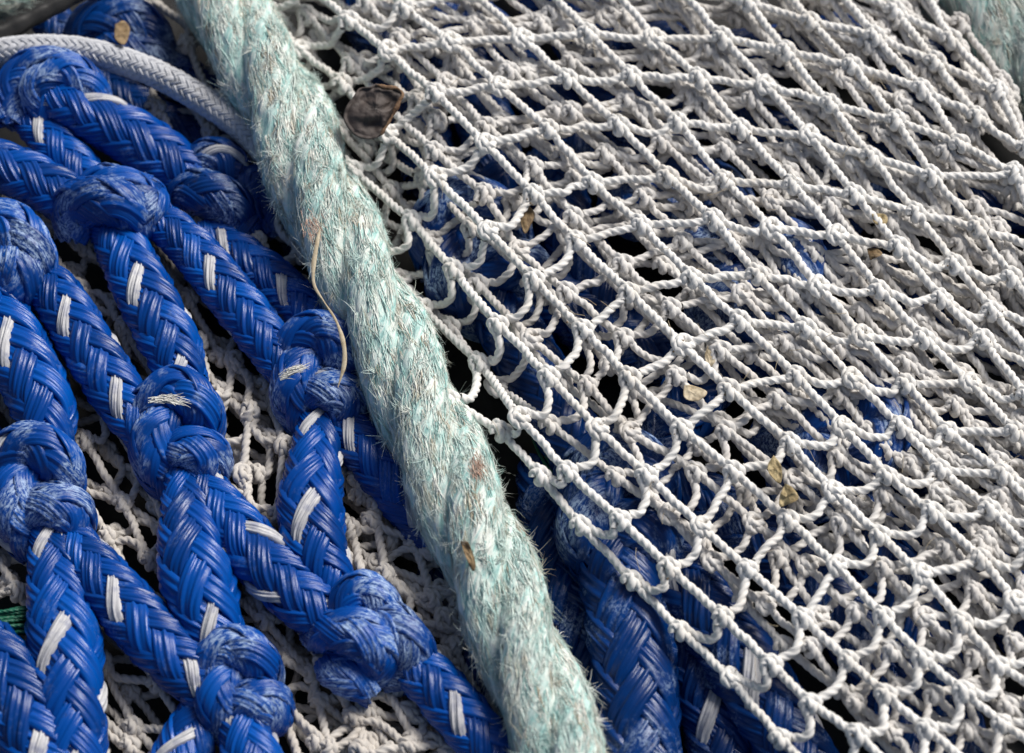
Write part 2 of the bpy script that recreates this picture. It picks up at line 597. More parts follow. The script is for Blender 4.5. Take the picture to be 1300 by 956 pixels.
# legs (px, py, height, radius)
leg([(60, 118, 55, 30), (105, 140, 52, 36), (165, 172, 42, 40), (225, 212, 28, 38), (262, 245, 18, 30)], TWN)
leg([(-90, 180, 50, 32), (-10, 206, 52, 35), (50, 232, 54, 36), (100, 262, 54, 34), (130, 280, 48, 28)], TWN)
leg([(40, 150, 30, 28), (72, 185, 36, 32), (98, 215, 34, 32), (140, 262, 30, 28)], TWN)
leg([(138, 280, 40, 28), (158, 322, 50, 36), (190, 385, 54, 39), (218, 440, 54, 38), (236, 492, 48, 30)], TWN)
leg([(188, 268, 44, 25), (240, 312, 50, 31), (290, 372, 52, 33), (336, 430, 52, 32), (378, 492, 44, 25)], TWN)
leg([(262, 292, 6, 26), (305, 325, 14, 31), (350, 360, 22, 33), (390, 400, 34, 30), (408, 440, 40, 26)], TWN)
leg([(42, 346, 40, 26), (72, 376, 52, 34), (112, 440, 54, 36), (150, 500, 52, 35), (188, 556, 42, 28)], TWN)
leg([(-60, 300, 46, 36), (-10, 390, 50, 42), (28, 458, 54, 43), (56, 520, 52, 40), (62, 575, 44, 32)], TWN)
leg([(232, 600, 44, 22), (238, 650, 52, 34), (246, 712, 58, 45), (262, 772, 56, 42), (288, 836, 44, 28), (298, 870, 40, 24)], TWN)
leg([(252, 606, 44, 24), (290, 660, 50, 34), (338, 716, 54, 39), (392, 766, 52, 36), (440, 806, 44, 28)], TWN)
leg([(64, 672, 44, 26), (70, 725, 50, 34), (80, 800, 54, 44), (86, 870, 52, 45), (96, 980, 44, 38)], TWN)
leg([(86, 680, 44, 26), (124, 728, 52, 34), (172, 784, 54, 38), (222, 836, 52, 37), (280, 890, 42, 28)], TWN)
leg([(404, 530, 40, 24), (400, 580, 50, 34), (394, 640, 56, 42), (404, 700, 54, 38), (434, 764, 44, 26)], TWN)
leg([(505, 815, 40, 26), (545, 862, 46, 33), (600, 925, 46, 34), (670, 1010, 40, 32)], TWN)
leg([(-90, 770, 46, 34), (-20, 828, 52, 42), (22, 890, 54, 46), (70, 990, 46, 40)], TWN)
leg([(425, 520, 34, 28), (455, 560, 34, 33), (500, 615, 30, 34), (560, 690, 18, 32)], TWN)
leg([(300, 880, 40, 26), (320, 960, 44, 36), (350, 1040, 40, 36)], TWN)
leg([(262, 890, 30, 26), (230, 960, 30, 36), (190, 1040, 30, 36)], TWN)
leg([(-60, 480, 20, 30), (-30, 560, 22, 36), (0, 620, 24, 32)], TWN)
# knots
knot([[(14, 158, 34, 24), (22, 112, 50, 30), (52, 90, 64, 32), (92, 104, 60, 32), (104, 132, 42, 28)],
      [(60, 150, 40, 24), (52, 112, 66, 28), (82, 92, 74, 27), (112, 112, 62, 27), (118, 140, 40, 25)]], TWN, nf=120)
knot([[(96, 300, 34, 26), (98, 262, 66, 31), (128, 256, 82, 34), (158, 268, 76, 33), (166, 296, 40, 28)],
      [(108, 258, 48, 24), (128, 236, 66, 27), (160, 242, 70, 28), (186, 262, 60, 27), (205, 290, 44, 25)],
      [(170, 300, 44, 22), (184, 268, 70, 24), (192, 252, 66, 22), (180, 236, 44, 22)]], TWN)
knot([[(-50, 350, 40, 30), (-30, 300, 66, 34), (8, 290, 80, 36), (36, 322, 74, 35), (42, 356, 48, 30)],
      [(0, 300, 60, 26), (24, 336, 78, 30), (20, 372, 56, 30), (-10, 386, 30, 28)]], TWN)
knot(tmpl(226, 546, 0.86), TWN, patch=[[(196, 508, 118), (215, 506, 120), (238, 512, 117)]])
knot(tmpl(46, 618, 0.9, -4), TWN)
knot(tmpl(404, 472, 0.84, 4), TWN, patch=[[(362, 476, 104), (374, 470, 108), (388, 466, 106)]])
knot([[(465 + (x - 465) * .88, 802 + (y - 802) * .88, h * .95, rr * .9) for x, y, h, rr in c] for c in [[(392, 806, 34, 26), (416, 800, 68, 30), (456, 806, 86, 34), (486, 834, 70, 33), (476, 868, 36, 28)],
      [(440, 812, 44, 24), (440, 770, 68, 28), (458, 746, 78, 30), (484, 764, 74, 29), (492, 800, 50, 26)],
      [(466, 800, 58, 24), (498, 790, 76, 29), (524, 818, 72, 31), (530, 850, 50, 30), (500, 876, 26, 26)],
      [(410, 850, 40, 26), (440, 862, 54, 30), (476, 880, 40, 28)]]], TWN)
knot(tmpl(304, 868, 0.8, -8), TWN)
knot([[(224, 270, 6, 24), (236, 248, 28, 28), (262, 246, 38, 31), (296, 262, 32, 29), (300, 284, 10, 26)],
      [(250, 240, 8, 24), (258, 206, 30, 26), (282, 202, 36, 27), (302, 224, 26, 25)],
      [(310, 310, 4, 22), (312, 262, 22, 25), (326, 232, 26, 26), (348, 256, 18, 25), (352, 300, 0, 22)]], TWN, M_WORN_SHADE, nf=160)  # shade beside the mint rope is put into this knot's colour

# ------------------------------------------------------------------ blue rope behind, top left, its shade painted into the colour
TBK = thing('blue_rope_net', 'shade-tinted worn blue braided rope loop behind the white braided cord at the top left', 'rope net', (160, 60, 0))
leg([(60, 20, -18, 30), (120, 90, -24, 34), (190, 150, -28, 36), (270, 190, -32, 34), (360, 260, -38, 32)], TBK, M_BLUE_SHADE)
leg([(170, 40, -18, 30), (230, 100, -24, 36), (290, 150, -28, 38), (350, 230, -34, 36), (400, 330, -38, 34)], TBK, M_BLUE_SHADE)
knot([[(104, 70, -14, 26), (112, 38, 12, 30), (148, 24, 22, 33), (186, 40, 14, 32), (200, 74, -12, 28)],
      [(120, 52, -4, 24), (150, 54, 12, 28), (190, 70, 8, 28), (214, 90, -14, 26)]], TBK, M_WORN_SHADE, nf=140)

# ------------------------------------------------------------------ blue rope net below the white net, shade put into its colour
TUN = thing('blue_rope_net', 'shade-tinted blue braided rope net lying underneath the white net, glimpsed through its meshes', 'rope net', (900, 500, 0))
for c in ([(778, 665, 22, 40), (782, 712, 30, 48), (796, 780, 34, 52), (806, 860, 34, 52), (816, 990, 28, 48)],
          [(815, 660, 16, 36), (858, 722, 24, 46), (908, 792, 28, 48), (960, 870, 28, 48), (1030, 990, 20, 44)],
          [(770, 640, 16, 34), (728, 560, 18, 42), (672, 462, 16, 44), (620, 372, 8, 40), (560, 290, 0, 38)],
          [(800, 610, 16, 36), (862, 530, 22, 44), (916, 450, 22, 44), (955, 385, 16, 36)],
          [(975, 360, 14, 36), (910, 280, 18, 44), (836, 190, 18, 44), (760, 90, 14, 42), (700, -40, 8, 40)],
          [(970, 395, 12, 36), (1016, 480, 18, 44), (1066, 590, 18, 44), (1130, 730, 16, 44), (1190, 880, 12, 44), (1230, 1010, 8, 40)],
          [(985, 365, 8, 36), (1060, 270, 10, 44), (1140, 150, 10, 44), (1210, 30, 4, 40)],
          [(690, 590, -26, 34), (694, 660, -26, 38), (708, 740, -22, 40), (738, 830, -20, 40), (774, 980, -22, 38)],
          [(560, 720, -16, 34), (590, 800, -8, 36), (622, 880, -6, 36), (670, 1000, -10, 34)],
          [(600, 310, -6, 36), (626, 200, -4, 40), (590, 90, -8, 40), (540, -50, -10, 38)],
          [(1000, 400, -4, 36), (1100, 460, 0, 42), (1210, 540, 0, 42), (1340, 650, -6, 40)],
          [(640, 330, -10, 36), (700, 380, -6, 42), (780, 430, -4, 42), (880, 470, -6, 38)],
          [(430, -70, -24, 36), (470, 20, -20, 42), (520, 120, -20, 42), (550, 230, -24, 40)],
          [(500, -60, -20, 36), (600, 30, -14, 42), (680, 110, -12, 42), (760, 220, -14, 40)],
          [(700, 200, -14, 36), (720, 290, -8, 42), (770, 380, -8, 42), (840, 480, -10, 38)],
          [(640, -50, -14, 36), (720, 20, -10, 42), (830, 60, -8, 42), (960, 70, -10, 40), (1100, 40, -14, 38)],
          [(860, 120, -14, 36), (960, 170, -8, 42), (1080, 220, -8, 42), (1200, 250, -10, 42), (1360, 270, -14, 38)],
          [(1080, 330, -12, 36), (1160, 400, -8, 42), (1260, 430, -8, 42), (1380, 440, -12, 38)],
          [(1120, 620, -12, 36), (1200, 680, -8, 42), (1290, 780, -8, 42), (1380, 900, -12, 38)],
          [(830, 690, -4, 30), (862, 790, -2, 38), (900, 900, -2, 40), (935, 1020, -8, 38)],
          [(850, 610, 0, 36), (930, 660, 4, 42), (1030, 740, 4, 42), (1120, 860, 0, 40), (1170, 1000, -4, 38)]):
    leg([(x, y, h - 8, rr) for x, y, h, rr in c], TUN, M_BLUE_SHADE, nfuzz=80, tr=None if rng.uniform() < 0.35 else ())
knot(tmpl(786, 640, 1.1, 0, -36), TUN, M_WORN_SHADE, nf=420)
knot(tmpl(968, 376, 1.15, 30, -36), TUN, M_WORN_SHADE, nf=260)
knot(tmpl(605, 318, 1.1, -20, -50), TUN, M_WORN_SHADE, nf=200)
knot(tmpl(1060, 560, 1.1, 70, -38), TUN, M_WORN_SHADE, nf=260)
knot(tmpl(870, 262, 1.05, 130, -38), TUN, M_WORN_SHADE, nf=200)

# ------------------------------------------------------------------ white net: knot positions read along its rows
K = {
 (0,0):(678,247),(1,0):(732,306),(2,0):(799,371),(3,0):(867,438),(4,0):(926,495),(5,0):(1004,564),(6,0):(1058,623),(7,0):(1117,680),(8,0):(1171,729),(9,0):(1222,791),(10,0):(1268,845),
 (0,1):(753,232),(1,1):(815,286),(2,1):(879,353),(3,1):(940,408),(4,1):(1012,478),(5,1):(1071,542),(6,1):(1126,604),(7,1):(1184,650),(8,1):(1246,710),(9,1):(1290,764),
 (0,2):(848,225),(1,2):(907,279),(2,2):(961,349),(3,2):(1023,417),(4,2):(1082,480),(5,2):(1144,542),(6,2):(1194,596),(7,2):(1257,647),
 (0,3):(920,229),(1,3):(980,290),(2,3):(1040,364),(3,3):(1095,427),(4,3):(1150,488),(5,3):(1203,548),(6,3):(1273,602),
 (0,4):(1007,235),(1,4):(1063,299),(2,4):(1117,369),(3,4):(1173,430),(4,4):(1232,486),(5,4):(1289,548),
 (0,5):(1085,247),(1,5):(1141,314),(2,5):(1195,379),(3,5):(1249,431),
 (0,6):(1163,271),(1,6):(1212,336),(2,6):(1260,395),(0,7):(1242,290),(1,7):(1284,352),
 (0,-1):(620,293),(1,-1):(678,355),(2,-1):(740,418),(3,-1):(800,480),(4,-1):(866,545),(5,-1):(932,599),(6,-1):(1001,661),(7,-1):(1063,718),(8,-1):(1122,783),(9,-1):(1171,835),
 (0,-2):(576,343),(1,-2):(632,412),(2,-2):(697,478),(3,-2):(760,545),(4,-2):(821,604),(5,-2):(891,669),(6,-2):(950,723),(7,-2):(1020,785),(8,-2):(1077,839),
 (1,-3):(609,461),(2,-3):(660,531),(3,-3):(721,599),(4,-3):(788,660),(5,-3):(850,721),(6,-3):(918,783),(7,-3):(980,845),
 (2,-4):(636,548),(3,-4):(686,604),(4,-4):(737,667),(5,-4):(802,737),(6,-4):(864,801),(7,-4):(927,860),
 (-1,-2):(523,280),(-1,-1):(553,225),(-1,0):(617,183),(-1,1):(697,164),(-1,2):(786,159),(-1,3):(861,156),(-1,4):(942,164),(-1,5):(1028,172),(-1,6):(1106,199),(-1,7):(1184,224),(-1,8):(1289,221),
 (-2,-1):(493,170),(-2,0):(553,118),(-2,1):(635,110),(-2,2):(721,100),(-2,3):(802,96),(-2,4):(889,100),(-2,5):(972,108),(-2,6):(1054,132),(-2,7):(1138,153),(-2,8):(1219,183),
 (-3,0):(493,65),(-3,1):(573,53),(-3,2):(665,50),(-3,3):(747,42),(-3,4):(832,50),(-3,5):(918,48),(-3,6):(998,65),(-3,7):(1082,83),(-3,8):(1171,113),(-3,9):(1241,148),
 (-4,0):(443,26),(-4,1):(513,10),(-4,7):(1028,27),(-4,8):(1111,46),(-4,9):(1187,78),(-4,10):(1268,116),(-5,9):(1136,13),(-5,10):(1208,50),
}
KI = np.array(list(K.keys()), float)
KP = np.array(list(K.values()), float)


def basis(ij):
    i, j = ij[:, 0] / 5, ij[:, 1] / 5
    return np.stack([np.ones_like(i), i, j, i * i, i * j, j * j, i ** 3, i * i * j, i * j * j, j ** 3], 1)


B_ = basis(KI)
REG = np.diag([0, 0, 0, .02, .02, .02, .25, .25, .25, .25])
COEF = np.linalg.solve(B_.T @ B_ + REG, B_.T @ KP)
RES = KP - B_ @ COEF


def field(i, j):
    ij = np.array([[i, j]], float)
    p = (basis(ij) @ COEF)[0]
    d2 = ((KI - ij) ** 2).sum(1)
    wgt = np.exp(-d2 / 0.5)
    return p + (wgt[:, None] * RES).sum(0) / (wgt.sum() + 0.15)


ROPE = np.array([(258, -60), (292, 20), (352, 120), (403, 240), (450, 340), (508, 460), (546, 550), (587, 640), (632, 747), (676, 860), (730, 990)], float)
ROPE_F = catmull(ROPE, 10)


def rope_side(p):
    """signed distance (px) from the mint rope's axis, positive to its right"""
    d = ROPE_F - p[None]
    k = int(np.argmin((d ** 2).sum(1)))
    k2 = min(k + 1, len(ROPE_F) - 1)
    t = ROPE_F[k2] - ROPE_F[max(k - 1, 0)]
    v = p - ROPE_F[k]
    sgn = 1 if (t[0] * v[1] - t[1] * v[0]) < 0 else -1
    return sgn * math.hypot(*v)


def hnet(p, off=0.0):
    s = rope_side(p)
    base = 104 + 10 * math.sin(p[0] / 170 + 0.6) * math.cos(p[1] / 140) + 7 * math.sin((p[0] + p[1]) / 95)
    if p[1] < 500:
        f = min(1, max(0, (s - 45) / 130)) if s > 45 else 0
        f = f * f * (3 - 2 * f)
        base = 34 + (base - 34) * f
    # falls away towards the top right edge
    e = (p[0] - 1150) * 0.726 - (p[1] + 40) * 0.688
    if e > -110:
        base -= (e + 110) ** 2 * 0.0022
    return base - off


def unit(v):
    return v / (np.linalg.norm(v) + 1e-9)


def twine_knot(mb, c, h, d, legs, r, sc=1.0, mir=1):
    """sheet bend: c px centre, d unit vector of the straight line, legs = {'nw','se','w','e': unit dirs}"""
    p = np.array([d[1], -d[0]])     # to the right of the line, seen with y down
    if p[0] < 0:
        p = -p
    # local axes rotated from the design (design d = (.67,.74))
    a = math.atan2(d[1], d[0]) - math.atan2(0.74, 0.67)
    ca, sa = math.cos(a), math.sin(a)
    hw = 13.5 * sc

    def L(x, y, z):
        x, y = x * sc, y * sc
        if mir < 0:        # mirror in the straight line's direction
            v = np.array([x, y]); dd = np.array([0.671, 0.741])
            v = 2 * dd * (v @ dd) - v
            x, y = v
        x += rng.normal(0, 0.6); y += rng.normal(0, 0.6)
        return (c[0] + x * ca - y * sa, c[1] + x * sa + y * ca, h + z * sc)

    def port(k, m=1.0):
        v = legs[k]
        return (c[0] + v[0] * hw * m, c[1] + v[1] * hw * m, h)
    rr = r * 0.95
    rn = rng.uniform(0, 0.7)
    e, w_ = ('e', 'w')
    P1 = [port('nw', 1.05), L(-6, -11, 4), L(1, -9.5, 6.5), L(7, -5.5, 6), L(10, -0.5, 3), L(7, 3.5, 0), L(0, 4, -3)]
    if w_ in legs:
        ws = [port(w_, 1.1)]
    else:
        ws = []
    es = [port(e, 1.1)] if e in legs else []
    P2 = ws + [L(-9.5, 2, 2), L(-10.5, -3.5, 4.5), L(-5, -6.5, 7), L(-0.5, -2, 9), L(1, 5, 7.5), L(0, 10, 2.5), L(-3, 7, -3), L(3, 1, -5), L(9, 0, -2)] + es
    P3 = [L(-4, -3, 0), L(4, 2, 5), L(8.5, 7.5, 4), port('se', 1.0)]
    if mir < 0:
        # mirrored: exchange the cross legs
        P2 = ([port('e', 1.1)] if 'e' in legs else []) + P2[len(ws):len(P2) - len(es)] + ([port('w', 1.1)] if 'w' in legs else [])
    for P in (P1, P2, P3):
        twine(mb, cat_w(P, 7), rr, pitch=30, step=2.1, rnd=rn)


def arc_bar(A, Bp, hA, hB, length, sagdir, r, mb, wob=2.0, lift=0):
    """twine from A to B; slack beyond the chord bows towards sagdir"""
    ch = np.linalg.norm(Bp - A)
    slack = max(0, length - ch)
    s = math.sqrt(max(0, 3 * ch * slack / 8)) if slack > 0 else 0
    s = min(s, ch * 0.55)
    n = 5
    P = []
    for k in range(n):
        t = k / (n - 1)
        q = A * (1 - t) + Bp * t + sagdir * s * (4 * t * (1 - t)) ** 0.8
        h = hA * (1 - t) + hB * t + lift * 4 * t * (1 - t)
        if 0 < k < n - 1:
            q = q + rng.normal(0, wob, 2)
            h += rng.normal(0, wob * 0.9)
        P.append((q[0], q[1], h))
    twine(mb, cat_w(P, 8), r)


def make_net(root, pos, hts, r, mat, n_parts=100, blen=88, jit_mid=2.0, ksc=1.0, sag=(0.55, 0.83), edge_j=None, broken=0.0, wild=0.0):
    """pos: {(i, j): px array}; builds the twine and the knots of one net"""
    tw = MB()
    knots = []
    hw = 13.0 * ksc
    sagv = unit(np.array(sag))
    for (i, j), c in pos.items():
        dirs = {}
        nb = {'nw': (i - 1, j), 'se': (i + 1, j), 'w': (i, j - 1), 'e': (i, j + 1)}
        for k, q in nb.items():
            if q in pos:
                dirs[k] = unit(pos[q] - c)
        d = dirs.get('se', None)
        if d is None:
            d = -dirs['nw'] if 'nw' in dirs else unit(np.array([0.67, 0.74]))
        dirs.setdefault('se', d)
        dirs.setdefault('nw', -d)
        # cross legs leave along the slack arc
        for k, sg in (('e', 1), ('w', -1)):
            if k in dirs:
                ch = np.linalg.norm(pos[nb[k]] - c)
                sl = min(0.8, max(0, blen - ch) / 34)
                dirs[k] = unit(dirs[k] + sagv * 0.9 * sl)
        knots.append(((i, j), c, hts[(i, j)], d, dirs))
    D_ = {k[0]: k for k in knots}
    for (i, j), c, h, d, dirs in knots:
        for k, opp, q in (('se', 'nw', (i + 1, j)), ('e', 'w', (i, j + 1))):
            if q in D_:
                if k == 'e' and rng.uniform() < broken:
                    continue
                c2, h2, dirs2 = D_[q][1], D_[q][2], D_[q][4]
                A = c + dirs[k] * hw
                Bp = c2 + dirs2[opp] * hw
                ln = (blen * rng.uniform(0.90, 1.03) - 2 * hw) if k == 'e' else 0
                if wild:
                    ln = (blen - 2 * hw) * rng.uniform(0.9, 1.25)
                    sv = unit(rng.normal(0, 1, 2))
                else:
                    sv = unit(sagv + rng.normal(0, 0.15, 2))
                arc_bar(A, Bp, h, h2, ln, sv, r * rng.uniform(0.94, 1.05), tw, jit_mid * (0.35 if k == 'se' else 0.6), lift=rng.normal(0, 1.2 + 8 * wild) if k == 'se' else rng.uniform(-3, 4) + rng.normal(0, 8 * wild))
    # knots: the ones nearest the middle of the picture as parts of their own
    vis = sorted(knots, key=lambda k: -in_view(k[1]))
    rest = MB()
    objs = 0
    for (i, j), c, h, d, dirs in vis:
        m = MB() if (objs < n_parts and in_view(c) > -0.9) else rest
        twine_knot(m, c, h, d, dirs, r, ksc * rng.uniform(0.88, 1.02), 1 if rng.uniform() < 0.8 else -1)
        if m is not rest:
            m.build('twine_knot', mat, root)
            objs += 1
    tag(tw.build('mesh_twine', mat, root))
    if rest.n:
        tag(rest.build('twine_knot', mat, root), kind='stuff')


def in_view(c):
    return -max(abs(c[0] - 650) / 690, abs(c[1] - 470) / 520)


def cut_top_right(p):
    return (p[0] - 1150) * 190 - (p[1] + 40) * 180 > 2500


# ---- top layer
pos, hts = {}, {}
for i in range(-8, 14):
    for j in range(-8, 14):
        if (i, j) in K:
            p = np.array(K[(i, j)], float)
        else:
            if i >= 1 and j < -4:
                continue
            p = field(i, j) + rng.normal(0, 2.5, 2)
            if not (-60 < p[0] < 1400 and -70 < p[1] < 1040) or cut_top_right(p):
                continue
            if i <= 0 and (rope_side(p) < 25 or j < -3 or p[1] > 700):
                continue
            dmin = min(np.linalg.norm(p - np.array(v)) for v in K.values())
            if dmin < 34 or any(np.linalg.norm(p - v) < 34 for v in pos.values()):
                continue
        pos[(i, j)] = p
        h = hnet(p) + rng.normal(0, 3)
        if j == -4:
            h -= 18
        hts[(i, j)] = h
NETT = thing('fishing_net', 'clean off-white twine net draped on top of the heap, right of the mint rope', 'fishing net', (900, 400, 0))
make_net(NETT, pos, hts, 5.7, M_TWINE, n_parts=100, blen=82)

hm = MB()
for _ in range(70):
    x, y = rng.uniform(520, 1290), rng.uniform(10, 900)
    if rope_side(np.array([x, y])) < 75 or y > x * 1.15 + 40:
        continue
    hh = hnet(np.array([x, y])) + 8
    a_ = rng.uniform(0, 6.28)
    L_ = rng.uniform(9, 26)
    q = np.array([x, y]); dv = np.array([math.cos(a_), math.sin(a_)]); pv = np.array([-dv[1], dv[0]])
    b_ = rng.normal(0, 6)
    P = cat_w([(*q, hh - 4), (*(q + dv * L_ * .5 + pv * b_), hh + rng.uniform(0, 7)), (*(q + dv * L_ + pv * b_ * 1.5), hh + rng.uniform(-3, 6))], 5)
    T, S, N = frames(P)
    aa = np.array([0, 2.09, 4.19])
    V = P[:, None] + 0.35 * U * (np.cos(aa)[None, :, None] * S[:, None] + np.sin(aa)[None, :, None] * N[:, None])
    hm.grid(V, np.zeros(V.shape), closed=True)
tag(hm.build('stray_fibre', M_STRAW, NETT), kind='stuff')

gm = MB()
gk = list(pos.keys())
for _ in range(420):
    k_ = gk[int(rng.integers(len(gk)))]
    q = pos[k_] + rng.normal(0, 6.5, 2)
    c_ = at([(q[0], q[1], hts[k_] + rng.uniform(5, 9))])[0]
    sz = rng.uniform(0.5, 1.5) * U
    th_ = np.linspace(0, 2 * np.pi, 7)
    lv = np.array([-1, -0.4, 0.4, 1.0])
    ring = np.array([0.05, 0.9, 0.9, 0.05])
    V = np.stack([np.stack([np.cos(th_) * ring[i_] * rng.uniform(.7, 1.3), np.sin(th_) * ring[i_] * rng.uniform(.7, 1.3), np.full(7, lv[i_] * .6)], 1) for i_ in range(4)]) * sz + c_
    gm.grid(V, np.zeros(V.shape))
tag(gm.build('grit', M_GRIT), 'dark sand grains and weed crumbs caught on the knots of the white net', 'grit', kind='stuff')

# ---- the net's lower folds
def fold(di, dj, off, jit, name, label, mat, r, jmin, amp, seed, nparts, blen=83):
    pos, hts = {}, {}
    ph = seed * 1.7
    for i in range(-9, 15):
        for j in range(-9, 15):
            if j + dj < jmin and i + di > -1:
                continue
            p = field(i + di, j + dj)
            p = p + amp * np.array([math.sin(p[1] / 120 + ph), math.cos(p[0] / 135 + ph * 1.3)]) + rng.normal(0, jit, 2)
            if not (-60 < p[0] < 1390 and -60 < p[1] < 1030) or cut_top_right(p):
                continue
            if (i + di) <= 1 and (rope_side(p) < 10 or j < -4 or p[1] > 700):
                continue
            if any(np.linalg.norm(p - v) < 30 for v in pos.values()):
                continue
            pos[(i, j)] = p
            hts[(i, j)] = max(4, hnet(p, off) + rng.normal(0, 4))
    root = thing('fishing_net', label, 'fishing net', (900, 430, 0))
    make_net(root, pos, hts, r, mat, n_parts=nparts, blen=blen, jit_mid=3.0)


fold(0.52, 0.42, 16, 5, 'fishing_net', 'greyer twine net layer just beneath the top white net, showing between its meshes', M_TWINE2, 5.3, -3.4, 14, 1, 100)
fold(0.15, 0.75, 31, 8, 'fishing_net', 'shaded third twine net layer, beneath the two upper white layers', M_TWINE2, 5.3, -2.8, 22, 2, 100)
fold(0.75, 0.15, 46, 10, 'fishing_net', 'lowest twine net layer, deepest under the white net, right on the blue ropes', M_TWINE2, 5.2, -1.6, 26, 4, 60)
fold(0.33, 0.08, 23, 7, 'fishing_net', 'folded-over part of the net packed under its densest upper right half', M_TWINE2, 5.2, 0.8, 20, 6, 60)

# ------------------------------------------------------------------ crumpled dirty net under the blue ropes on the left
def crumple(label, seed, off, r, la, lb, nparts, xr=(-70, 640), yr=(-40, 1010), rot=0.95, amp=16):
    """a slack net pulled narrow: long strands side by side along rot, short cross legs bowed out"""
    pos, hts = {}, {}
    a = np.array([math.cos(rot), math.sin(rot)]) * la
    b = np.array([math.cos(rot - 1.25), math.sin(rot - 1.25)]) * lb
    o = np.array([280, 480.0])
    for i in range(-18, 19):
        for j in range(-26, 27):
            p = o + a * (i + 0.5 * (j % 2)) + b * j
            p = p + amp * np.array([math.sin(p[1] / 85 + seed), math.cos(p[0] / 73 + seed * 2)]) + rng.normal(0, 6, 2)
            s_ = rope_side(p)
            if not (xr[0] < p[0] < xr[1] and yr[0] < p[1] < yr[1]) or s_ > 40:
                continue
            if p[1] < 200 and p[0] < 190:
                continue
            pos[(i, j)] = p
            hts[(i, j)] = off + 7 * math.sin(p[0] / 57 + seed) * math.cos(p[1] / 49) + rng.normal(0, 3)
    root = thing('fishing_net', label, 'fishing net', (330, 600, -40))
    make_net(root, pos, hts, r, M_TWINE3, n_parts=nparts, blen=la * 0.98, jit_mid=2.4, wild=0.35, ksc=0.92)


crumple('crumpled dirty tan twine net heaped under the bright blue rope net at the left', 1, 12, 5.6, 82, 43, 100)
crumple('dirty grey twine net tangled at the very bottom, below the tan one', 4, -8, 5.6, 80, 44, 100, rot=0.55)
crumple('loose tan twine scraps tangled over the tan net between the blue ropes', 9, 25, 5.7, 76, 42, 100, xr=(225, 600), yr=(400, 1000), rot=1.25, amp=24)
crumple('pale tan twine net bunched beside the lower left edge of the mint rope', 12, 22, 5.6, 74, 40, 60, xr=(400, 620), yr=(540, 1000), rot=0.3, amp=22)

